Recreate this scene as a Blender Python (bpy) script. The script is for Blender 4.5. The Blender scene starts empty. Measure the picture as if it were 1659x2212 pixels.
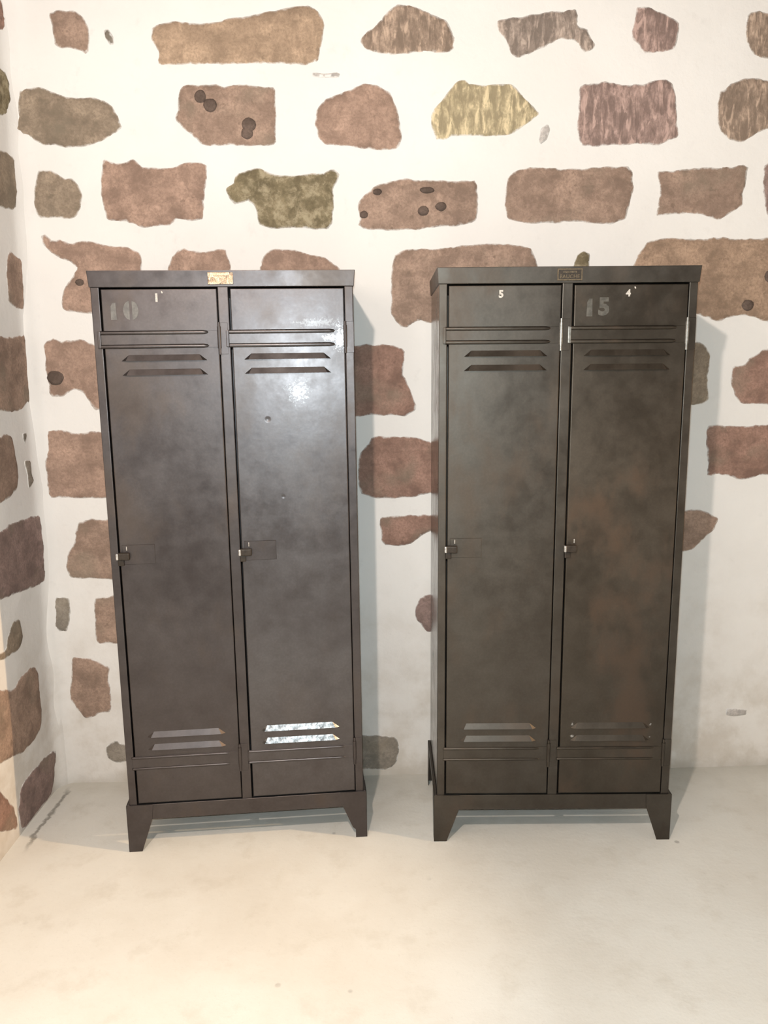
import bpy, bmesh, math, random
import numpy as np
from mathutils import Vector, Matrix, noise
from mathutils.geometry import delaunay_2d_cdt

# ------------------------------------------------------------------ camera
scene = bpy.context.scene
COL = scene.collection
FOCAL_PX, CAM_H, PITCH, ROLL = 1750.0, 1.5266, 0.1778, -0.0114
cam_data = bpy.data.cameras.new('camera')
cam_data.sensor_fit = 'VERTICAL'
cam_data.sensor_height = 24.0
cam_data.lens = 24.0 * FOCAL_PX / 2212.0
cam_data.clip_start = 0.02
cam = bpy.data.objects.new('camera', cam_data)
COL.objects.link(cam)
fwd = Vector((0, math.cos(PITCH), -math.sin(PITCH)))
rgt = Vector((1, 0, 0))
up = Vector((0, math.sin(PITCH), math.cos(PITCH)))
r2 = math.cos(ROLL) * rgt + math.sin(ROLL) * up
u2 = -math.sin(ROLL) * rgt + math.cos(ROLL) * up
m = Matrix((r2, u2, -fwd)).transposed().to_4x4()
m.translation = (0, 0, CAM_H)
cam.matrix_world = m
scene.camera = cam

# ------------------------------------------------------------------ world, lamps, exposure
world = bpy.data.worlds.new('world')
scene.world = world
world.use_nodes = True
world.node_tree.nodes['Background'].inputs[0].default_value = (0.02, 0.02, 0.022, 1)
vs = scene.view_settings
vs.view_transform = 'Standard'
vs.look = 'None'
vs.exposure = 0.0
vs.gamma = 1.0
vs.use_curve_mapping = False


def lamp(name, loc, power, colour, radius):
    d = bpy.data.lights.new(name, 'POINT')
    d.energy = power
    d.color = colour
    d.shadow_soft_size = radius
    o = bpy.data.objects.new(name, d)
    COL.objects.link(o)
    o.location = loc
    return o


lamp('ceiling_bulb', (-0.36, 0.25, 2.62), 172, (1.0, 0.865, 0.765), 0.035)
lamp('phone_flash', (-0.012, 0.0, 1.575), 124, (0.79, 0.94, 1.0), 0.012)
# warm spot with its cone narrowed onto the left wall: comes in low from the right, past the front of the lockers
sd = bpy.data.lights.new('side_spot', 'SPOT')
sd.energy = 420
sd.color = (1.0, 0.70, 0.42)
sd.shadow_soft_size = 0.05
sd.spot_size = math.radians(37)
sd.spot_blend = 0.8
side_spot = bpy.data.objects.new('side_spot', sd)
COL.objects.link(side_spot)
side_spot.location = (2.85, 1.52, 2.05)
side_spot.rotation_euler = (Vector((-1.22, 2.12, 0.35)) - Vector((2.85, 1.52, 2.05))).to_track_quat('-Z', 'Y').to_euler()


# ------------------------------------------------------------------ helpers
def obj(name, mesh, mat=None, parent=None, loc=None):
    o = bpy.data.objects.new(name, mesh)
    COL.objects.link(o)
    if mat is not None and not mesh.materials:
        mesh.materials.append(mat)
    if parent is not None:
        o.parent = parent
    if loc is not None:
        o.location = loc
    return o


def structure(o):
    o['kind'] = 'structure'
    return o


def bm_mesh(bm, name='mesh', smooth=False):
    me = bpy.data.meshes.new(name)
    bmesh.ops.recalc_face_normals(bm, faces=bm.faces)
    bm.to_mesh(me)
    bm.free()
    if smooth:
        me.shade_smooth()
    return me


def add_box(bm, x0, x1, y0, y1, z0, z1, bevel=0.0, seg=2):
    vv = [bm.verts.new((x, y, z)) for x in (x0, x1) for y in (y0, y1) for z in (z0, z1)]
    q = [(0, 1, 3, 2), (4, 6, 7, 5), (0, 4, 5, 1), (2, 3, 7, 6), (0, 2, 6, 4), (1, 5, 7, 3)]
    fs = [bm.faces.new([vv[i] for i in f]) for f in q]
    if bevel:
        es = list({e for f in fs for e in f.edges})
        bmesh.ops.bevel(bm, geom=es, offset=bevel, segments=seg, profile=0.6, affect='EDGES')
    return vv


def box_mesh(*a, bevel=0.0, seg=2):
    bm = bmesh.new()
    add_box(bm, *a, bevel=bevel, seg=seg)
    return bm_mesh(bm, smooth=False)


def add_prism(bm, pts, y0, y1):
    """polygon in (x, z) extruded along y"""
    a = [bm.verts.new((x, y0, z)) for x, z in pts]
    b = [bm.verts.new((x, y1, z)) for x, z in pts]
    bm.faces.new(a)
    bm.faces.new(b[::-1])
    n = len(pts)
    for i in range(n):
        bm.faces.new((a[i], b[i], b[(i + 1) % n], a[(i + 1) % n]))


def add_prism_x(bm, pts, x0, x1):
    """polygon in (y, z) extruded along x"""
    a = [bm.verts.new((x0, y, z)) for y, z in pts]
    b = [bm.verts.new((x1, y, z)) for y, z in pts]
    bm.faces.new(a)
    bm.faces.new(b[::-1])
    n = len(pts)
    for i in range(n):
        bm.faces.new((a[i], b[i], b[(i + 1) % n], a[(i + 1) % n]))


def add_cyl(bm, c, r, h, seg=14, axis='z'):
    mat = Matrix.Translation(c)
    if axis == 'y':
        mat = mat @ Matrix.Rotation(math.pi / 2, 4, 'X')
    bmesh.ops.create_cone(bm, cap_ends=True, segments=seg, radius1=r, radius2=r, depth=h, matrix=mat)


def text_mesh(body, size, extrude=0.0002, bold=0.0):
    cu = bpy.data.curves.new('lettering', 'FONT')
    cu.body = body
    cu.size = size
    cu.offset = bold
    cu.extrude = extrude
    cu.align_x = 'CENTER'
    cu.align_y = 'CENTER'
    cu.resolution_u = 3
    t = bpy.data.objects.new('lettering', cu)
    COL.objects.link(t)
    dg = bpy.context.evaluated_depsgraph_get()
    me = bpy.data.meshes.new_from_object(t.evaluated_get(dg))
    bpy.data.objects.remove(t)
    me.transform(Matrix.Rotation(math.pi / 2, 4, 'X'))
    return me


# ------------------------------------------------------------------ materials
class NT:
    """small wrapper for node trees"""
    def __init__(self, name):
        self.mat = bpy.data.materials.new(name)
        self.mat.use_nodes = True
        self.t = self.mat.node_tree
        self.t.nodes.clear()
        self.out = self.t.nodes.new('ShaderNodeOutputMaterial')
        self.p = self.t.nodes.new('ShaderNodeBsdfPrincipled')
        self.link(self.p.outputs[0], self.out.inputs[0])

    def link(self, a, b):
        self.t.links.new(a, b)

    def put(self, sock, v):
        if isinstance(v, (int, float)):
            sock.default_value = v
        elif isinstance(v, (tuple, list)):
            if len(v) == 3 and len(sock.default_value) == 4:
                v = tuple(v) + (1.0,)
            sock.default_value = v
        else:
            self.link(v, sock)

    def pos(self):
        return self.t.nodes.new('ShaderNodeNewGeometry').outputs['Position']

    def objco(self):
        return self.t.nodes.new('ShaderNodeTexCoord').outputs['Object']

    def mapped(self, co, scale=(1, 1, 1), loc=(0, 0, 0), rot=(0, 0, 0)):
        n = self.t.nodes.new('ShaderNodeMapping')
        self.link(co, n.inputs[0])
        n.inputs['Location'].default_value = loc
        n.inputs['Rotation'].default_value = rot
        n.inputs['Scale'].default_value = scale
        return n.outputs[0]

    def noise(self, co, scale, detail=4, rough=0.55, w=None, dist=0.0):
        n = self.t.nodes.new('ShaderNodeTexNoise')
        if w is not None:
            n.noise_dimensions = '4D'
            n.inputs['W'].default_value = w
        self.link(co, n.inputs['Vector'])
        n.inputs['Scale'].default_value = scale
        n.inputs['Detail'].default_value = detail
        n.inputs['Roughness'].default_value = rough
        n.inputs['Distortion'].default_value = dist
        return n.outputs[0]

    def ramp(self, v, a, b, lo=0.0, hi=1.0):
        n = self.t.nodes.new('ShaderNodeMapRange')
        n.interpolation_type = 'SMOOTHSTEP'
        self.put(n.inputs[0], v)
        n.inputs[1].default_value = a
        n.inputs[2].default_value = b
        n.inputs[3].default_value = lo
        n.inputs[4].default_value = hi
        return n.outputs[0]

    def math(self, op, a, b=0.0, c=None):
        n = self.t.nodes.new('ShaderNodeMath')
        n.operation = op
        self.put(n.inputs[0], a)
        self.put(n.inputs[1], b)
        if c is not None:
            self.put(n.inputs[2], c)
        return n.outputs[0]

    def mix(self, f, a, b, mode='MIX'):
        n = self.t.nodes.new('ShaderNodeMix')
        n.data_type = 'RGBA'
        n.blend_type = mode
        self.put(n.inputs[0], f)
        self.put(n.inputs[6], a)
        self.put(n.inputs[7], b)
        return n.outputs[2]

    def sep(self, co):
        n = self.t.nodes.new('ShaderNodeSeparateXYZ')
        self.link(co, n.inputs[0])
        return n.outputs

    def attr(self, name):
        n = self.t.nodes.new('ShaderNodeAttribute')
        n.attribute_name = name
        return n.outputs['Fac']

    def bump(self, h, strength, dist, prev=None):
        n = self.t.nodes.new('ShaderNodeBump')
        n.inputs['Strength'].default_value = strength
        n.inputs['Distance'].default_value = dist
        self.link(h, n.inputs['Height'])
        if prev is not None:
            self.link(prev, n.inputs['Normal'])
        return n.outputs[0]

    def done(self, col, rough, metal=0.0, normal=None, spec=0.5):
        self.put(self.p.inputs['Base Color'], col)
        self.put(self.p.inputs['Roughness'], rough)
        self.put(self.p.inputs['Metallic'], metal)
        self.put(self.p.inputs['Specular IOR Level'], spec)
        if normal is not None:
            self.link(normal, self.p.inputs['Normal'])
        return self.mat


PLASTER_RGB = (0.80, 0.775, 0.745)


def plaster_material():
    n = NT('lime_plaster')
    co = n.pos()
    big = n.noise(co, 2.2, 4)
    mid = n.noise(co, 9.0, 5, 0.6)
    fine = n.noise(co, 60.0, 4, 0.6)
    col = n.mix(n.ramp(big, 0.35, 0.65), PLASTER_RGB, (0.77, 0.742, 0.71))
    # old grey stains and grime low on the wall, plus a continuous tint painting in warm light
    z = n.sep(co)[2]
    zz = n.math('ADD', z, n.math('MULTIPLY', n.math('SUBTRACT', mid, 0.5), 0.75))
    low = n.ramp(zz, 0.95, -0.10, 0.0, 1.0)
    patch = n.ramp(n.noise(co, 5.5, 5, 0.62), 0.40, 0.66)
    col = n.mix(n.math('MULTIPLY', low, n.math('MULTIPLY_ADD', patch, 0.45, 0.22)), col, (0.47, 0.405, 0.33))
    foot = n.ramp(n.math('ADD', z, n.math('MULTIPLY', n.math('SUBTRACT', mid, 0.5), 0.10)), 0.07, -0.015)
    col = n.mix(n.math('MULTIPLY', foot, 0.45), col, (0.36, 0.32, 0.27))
    faint = n.ramp(n.noise(co, 14.0, 5, 0.65), 0.58, 0.76)
    col = n.mix(n.math('MULTIPLY', faint, 0.16), col, (0.50, 0.47, 0.45))
    nm = n.bump(mid, 0.35, 0.012)
    nm = n.bump(fine, 0.25, 0.0025, nm)
    return n.done(col, 0.92, 0.0, nm, 0.25)


STONE_TINT = {
    'brown': (0.365, 0.255, 0.195), 'pink': (0.40, 0.272, 0.208), 'tan': (0.44, 0.315, 0.22),
    'tan2': (0.37, 0.255, 0.18), 'olive': (0.32, 0.25, 0.185), 'grey': (0.30, 0.26, 0.215),
    'rust': (0.335, 0.205, 0.158), 'mauve': (0.285, 0.20, 0.175), 'moss': (0.235, 0.19, 0.115),
    'browncut': (0.37, 0.275, 0.21), 'yellowcut': (0.52, 0.43, 0.275), 'greycut': (0.35, 0.28, 0.235),
    'mauvecut': (0.37, 0.26, 0.225), 'pale': (0.52, 0.48, 0.45), 'pebble': (0.145, 0.105, 0.085),
}
STONE_MATS = {}


def stone_material(kind):
    if kind in STONE_MATS:
        return STONE_MATS[kind]
    n = NT('sandstone_' + kind)
    c = STONE_TINT[kind]
    co = n.pos()
    dark = tuple(v * 0.66 for v in c)
    light = tuple(min(1, v * 1.28) for v in c)
    cut = kind.endswith('cut')
    big = n.noise(co, 13.0, 5, 0.65)
    bed = n.noise(n.mapped(co, (1, 1, 3.2)), 9.0, 4, 0.6)
    fine = n.noise(co, 120.0, 5, 0.7)
    col = n.mix(n.ramp(big, 0.32, 0.68), dark, light)
    col = n.mix(n.ramp(bed, 0.45, 0.62, 0.0, 0.55), col, c)
    col = n.mix(n.ramp(fine, 0.38, 0.60, 0.42, 0.0), col, tuple(v * 0.55 for v in c))
    blot = n.ramp(n.noise(co, 24.0, 4, 0.6, dist=0.6), 0.50, 0.66, 0.0, 0.55)
    col = n.mix(blot, col, tuple(v * 0.62 for v in c))
    spots = n.ramp(n.noise(co, 38.0, 3, 0.5), 0.64, 0.72, 0.0, 0.6)
    col = n.mix(spots, col, tuple(v * 0.55 for v in c))
    if kind == 'moss':
        m2 = n.ramp(n.noise(co, 26.0, 5, 0.7, dist=0.3), 0.44, 0.66)
        col = n.mix(m2, col, (0.39, 0.33, 0.22))
    if kind in ('brown', 'olive', 'grey', 'rust', 'mauve'):
        tinge = n.ramp(n.noise(co, 6.0, 3), 0.5, 0.7, 0, 0.5)
        col = n.mix(tinge, col, (0.24, 0.20, 0.15))
    h = n.mix(0.5, big, fine)
    if cut:
        # steep chisel strokes left by the mason
        tool = n.noise(n.mapped(co, (1, 1, 0.30), rot=(0, 0.38, 0)), 52.0, 3, 0.6, dist=0.5)
        col = n.mix(n.ramp(tool, 0.38, 0.54, 0.85, 0.0), col, tuple(v * 0.55 for v in c))
        col = n.mix(n.ramp(tool, 0.53, 0.66, 0.0, 0.75), col, tuple(min(1, v * 1.55) for v in c))
        h = tool
    if kind != 'pebble':
        # thin lime smear along the rim where plaster was wiped over the stone
        e = n.attr('edge')
        sm = n.math('ADD', e, n.math('MULTIPLY', n.math('SUBTRACT', n.noise(co, 45.0, 4, 0.65), 0.5), 0.9))
        col = n.mix(n.ramp(sm, 0.55, 0.05, 0.0, 1.0), col, PLASTER_RGB)
    nm = n.bump(h, 0.55, 0.006 if not cut else 0.010)
    nm = n.bump(fine, 0.4, 0.002, nm)
    STONE_MATS[kind] = n.done(col, 0.9, 0.0, nm, 0.2)
    return STONE_MATS[kind]


def floor_material():
    n = NT('worn_concrete')
    co = n.pos()
    a = n.noise(co, 1.6, 5, 0.6)
    b = n.noise(co, 8.0, 6, 0.65)
    f = n.noise(co, 90.0, 4, 0.65)
    col = n.mix(n.ramp(a, 0.35, 0.65), (0.635, 0.605, 0.545), (0.70, 0.685, 0.635))
    col = n.mix(n.ramp(b, 0.50, 0.72, 0, 0.35), col, (0.52, 0.48, 0.41))
    col = n.mix(n.ramp(f, 0.55, 0.75, 0, 0.18), col, (0.45, 0.42, 0.38))
    v = n.t.nodes.new('ShaderNodeTexVoronoi')
    n.link(n.mapped(co, (1, 1, 1)), v.inputs['Vector'])
    v.inputs['Scale'].default_value = 7.0
    v.inputs['Randomness'].default_value = 1.0
    sel = n.ramp(n.noise(co, 2.7, 2), 0.50, 0.58)
    pit = n.math('MULTIPLY', n.ramp(v.outputs['Distance'], 0.075, 0.035), sel)
    col = n.mix(n.math('MULTIPLY', pit, 0.55), col, (0.22, 0.20, 0.18))
    # floor colour gets darker towards the back wall
    s = n.sep(co)
    yb = n.math('SUBTRACT', s[1], n.math('MULTIPLY', s[0], 0.028))
    edge = n.math('ADD', yb, n.math('MULTIPLY', n.math('SUBTRACT', b, 0.5), 0.22))
    col = n.mix(n.ramp(edge, 2.62, 2.86, 0.0, 0.38), col, (0.40, 0.37, 0.31))
    # ragged crack where the screed has parted from the left wall
    wob = n.math('MULTIPLY', n.math('SUBTRACT', n.noise(co, 14.0, 5, 0.7), 0.5), 0.06)
    cx = n.math('ABSOLUTE', n.math('ADD', n.math('ADD', s[0], 1.178), wob))
    gap = n.ramp(cx, 0.012, 0.002)
    gap = n.math('MULTIPLY', gap, n.math('MULTIPLY', n.ramp(s[1], 2.36, 2.46), n.ramp(s[1], 2.80, 2.72)))
    col = n.mix(n.math('MULTIPLY', gap, 0.7), col, (0.16, 0.145, 0.12))
    nm = n.bump(b, 0.25, 0.010)
    nm = n.bump(f, 0.2, 0.002, nm)
    nm = n.bump(gap, -1.0, 0.012, nm)
    return n.done(col, n.ramp(b, 0.3, 0.7, 0.62, 0.80), 0.0, nm, 0.3)


def plain(name, col, rough, metal=0.0, bump=0.0, scale=40.0, var=0.25):
    n = NT(name)
    co = n.objco()
    t = n.noise(co, scale, 4, 0.6)
    c = n.mix(n.ramp(t, 0.3, 0.7), tuple(v * (1 - var) for v in col), tuple(min(1, v * (1 + var)) for v in col))
    nm = n.bump(t, 1.0, bump) if bump else None
    return n.done(c, rough, metal, nm)


def steel(name, lo, hi, rust, rust_amt, rough, w, worn=(), dents=(), metal=0.88):
    """waxed bare locker steel: mottled patina, rust bloom, rubbed spots"""
    n = NT(name)
    co = n.objco()
    big = n.noise(co, 3.0, 5, 0.6, w)
    mid = n.noise(co, 16.0, 5, 0.65, w + 3)
    fine = n.noise(co, 140.0, 3, 0.6, w + 7)
    col = n.mix(n.ramp(n.math('ADD', n.math('MULTIPLY', big, 0.6), n.math('MULTIPLY', mid, 0.4)), 0.28, 0.72), lo, hi)
    rm = n.noise(n.mapped(co, (1, 1, 0.6)), 5.0, 5, 0.62, w + 11)
    rmask = n.ramp(rm, 0.50, 0.68, 0.0, rust_amt)
    col = n.mix(rmask, col, rust)
    col = n.mix(n.ramp(fine, 0.42, 0.62, 0.10, 0.0), col, tuple(v * 0.55 for v in lo))
    rg = n.ramp(n.math('ADD', n.math('MULTIPLY', mid, 0.6), n.math('MULTIPLY', big, 0.4)), 0.35, 0.65, rough - 0.05, rough + 0.08)
    rg = n.math('ADD', rg, n.math('MULTIPLY', rmask, 0.15))
    s = n.sep(co)
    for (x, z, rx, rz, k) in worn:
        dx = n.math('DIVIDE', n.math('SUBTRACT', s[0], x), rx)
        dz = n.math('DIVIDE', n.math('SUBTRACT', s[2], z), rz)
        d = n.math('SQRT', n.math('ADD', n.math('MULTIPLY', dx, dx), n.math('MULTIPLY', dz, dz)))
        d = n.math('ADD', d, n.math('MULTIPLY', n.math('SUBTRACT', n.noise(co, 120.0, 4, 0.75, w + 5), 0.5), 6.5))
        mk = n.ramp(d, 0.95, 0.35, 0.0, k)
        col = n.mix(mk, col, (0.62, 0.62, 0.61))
    nm = n.bump(big, 0.18, 0.010)
    nm = n.bump(mid, 0.10, 0.0020, nm)
    for (x, z, r, dep) in dents:
        dx = n.math('SUBTRACT', s[0], x)
        dz = n.math('SUBTRACT', s[2], z)
        d = n.math('SQRT', n.math('ADD', n.math('MULTIPLY', dx, dx), n.math('MULTIPLY', dz, dz)))
        nm = n.bump(n.ramp(d, 0.0, r), 1.0, dep, nm)
    mt = n.math('SUBTRACT', metal, n.math('MULTIPLY', rmask, 0.5))
    return n.done(col, rg, mt, nm)


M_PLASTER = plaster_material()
M_FLOOR = floor_material()
M_CEIL = plain('dark_ceiling_boards', (0.10, 0.075, 0.055), 0.8, 0, 0.002, 9)
M_ROUGHCAST = plain('rear_plaster', (0.27, 0.235, 0.205), 0.95, 0, 0.004, 6, 0.12)

M_SIDE = plain('side_plaster', (0.66, 0.60, 0.53), 0.95, 0, 0.004, 6, 0.10)

# ------------------------------------------------------------------ room shell
random.seed(4)
SEED_B, SEED_L = 1.7, 8.3


def relief(u, z, seed):
    """gentle unevenness of the hand-laid plaster, metres out of the wall"""
    # rounded inner corner where the two plastered walls meet
    d = (u + 1.226 - 0.015 * z) if seed == SEED_B else (2.816 - u)
    r = 0.055
    fil = 0.0
    if d < r:
        k = r - max(d, 0.004)
        fil = r - math.sqrt(max(0.0, r * r - k * k))
    return (fil + 0.0045 * noise.noise((u * 2.1 + seed, z * 2.3, seed)) +
            0.0020 * noise.noise((u * 6.3 - seed, z * 6.7, 3.1 + seed)))


def wall_mesh(u0, u1, z0, z1, seed, step=0.02, thick=0.25):
    nu = int((u1 - u0) / step)
    nz = int((z1 - z0) / step)
    vs_, fs_ = [], []
    for j in range(nz + 1):
        for i in range(nu + 1):
            u = u0 + (u1 - u0) * i / nu
            z = z0 + (z1 - z0) * j / nz
            vs_.append((u, -relief(u, z, seed), z))
    k = nu + 1
    for j in range(nz):
        for i in range(nu):
            fs_.append((j * k + i, j * k + i + 1, (j + 1) * k + i + 1, (j + 1) * k + i))
    ring = ([i for i in range(nu + 1)] + [j * k + nu for j in range(1, nz + 1)] +
            [nz * k + i for i in range(nu - 1, -1, -1)] + [j * k for j in range(nz - 1, 0, -1)])
    b = len(vs_)
    for r in ring:
        vs_.append((vs_[r][0], thick, vs_[r][2]))
    n = len(ring)
    for i in range(n):
        fs_.append((ring[(i + 1) % n], ring[i], b + i, b + (i + 1) % n))
    fs_.append(tuple(b + i for i in range(n)))
    me = bpy.data.meshes.new('wall')
    me.from_pydata(vs_, [], fs_)
    me.shade_smooth()
    me.update()
    return me


CEIL_Z = 2.75
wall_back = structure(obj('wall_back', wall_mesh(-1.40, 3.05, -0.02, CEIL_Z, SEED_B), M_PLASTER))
wall_back.matrix_world = Matrix.Translation((0, 2.85, 0)) @ Matrix.Rotation(math.atan(0.028), 4, 'Z')
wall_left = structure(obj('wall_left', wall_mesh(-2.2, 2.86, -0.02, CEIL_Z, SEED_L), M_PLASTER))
wall_left.matrix_world = (Matrix.Translation((-1.226, 0, 0)) @ Matrix.Rotation(0.015, 4, 'Y') @
                          Matrix.Rotation(math.pi / 2, 4, 'Z'))
floor = structure(obj('floor', box_mesh(-1.5, 3.25, -2.45, 3.1, -0.15, 0.0), M_FLOOR))
ceiling = structure(obj('ceiling', box_mesh(-1.5, 3.25, -2.45, 3.1, CEIL_Z, CEIL_Z + 0.15), M_CEIL))
wall_right = structure(obj('wall_right', box_mesh(3.0, 3.25, -2.45, 3.1, 0, CEIL_Z), M_SIDE))
wall_front = structure(obj('wall_front', box_mesh(-1.5, 3.25, -2.45, -2.2, 0, CEIL_Z), M_ROUGHCAST))

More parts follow.
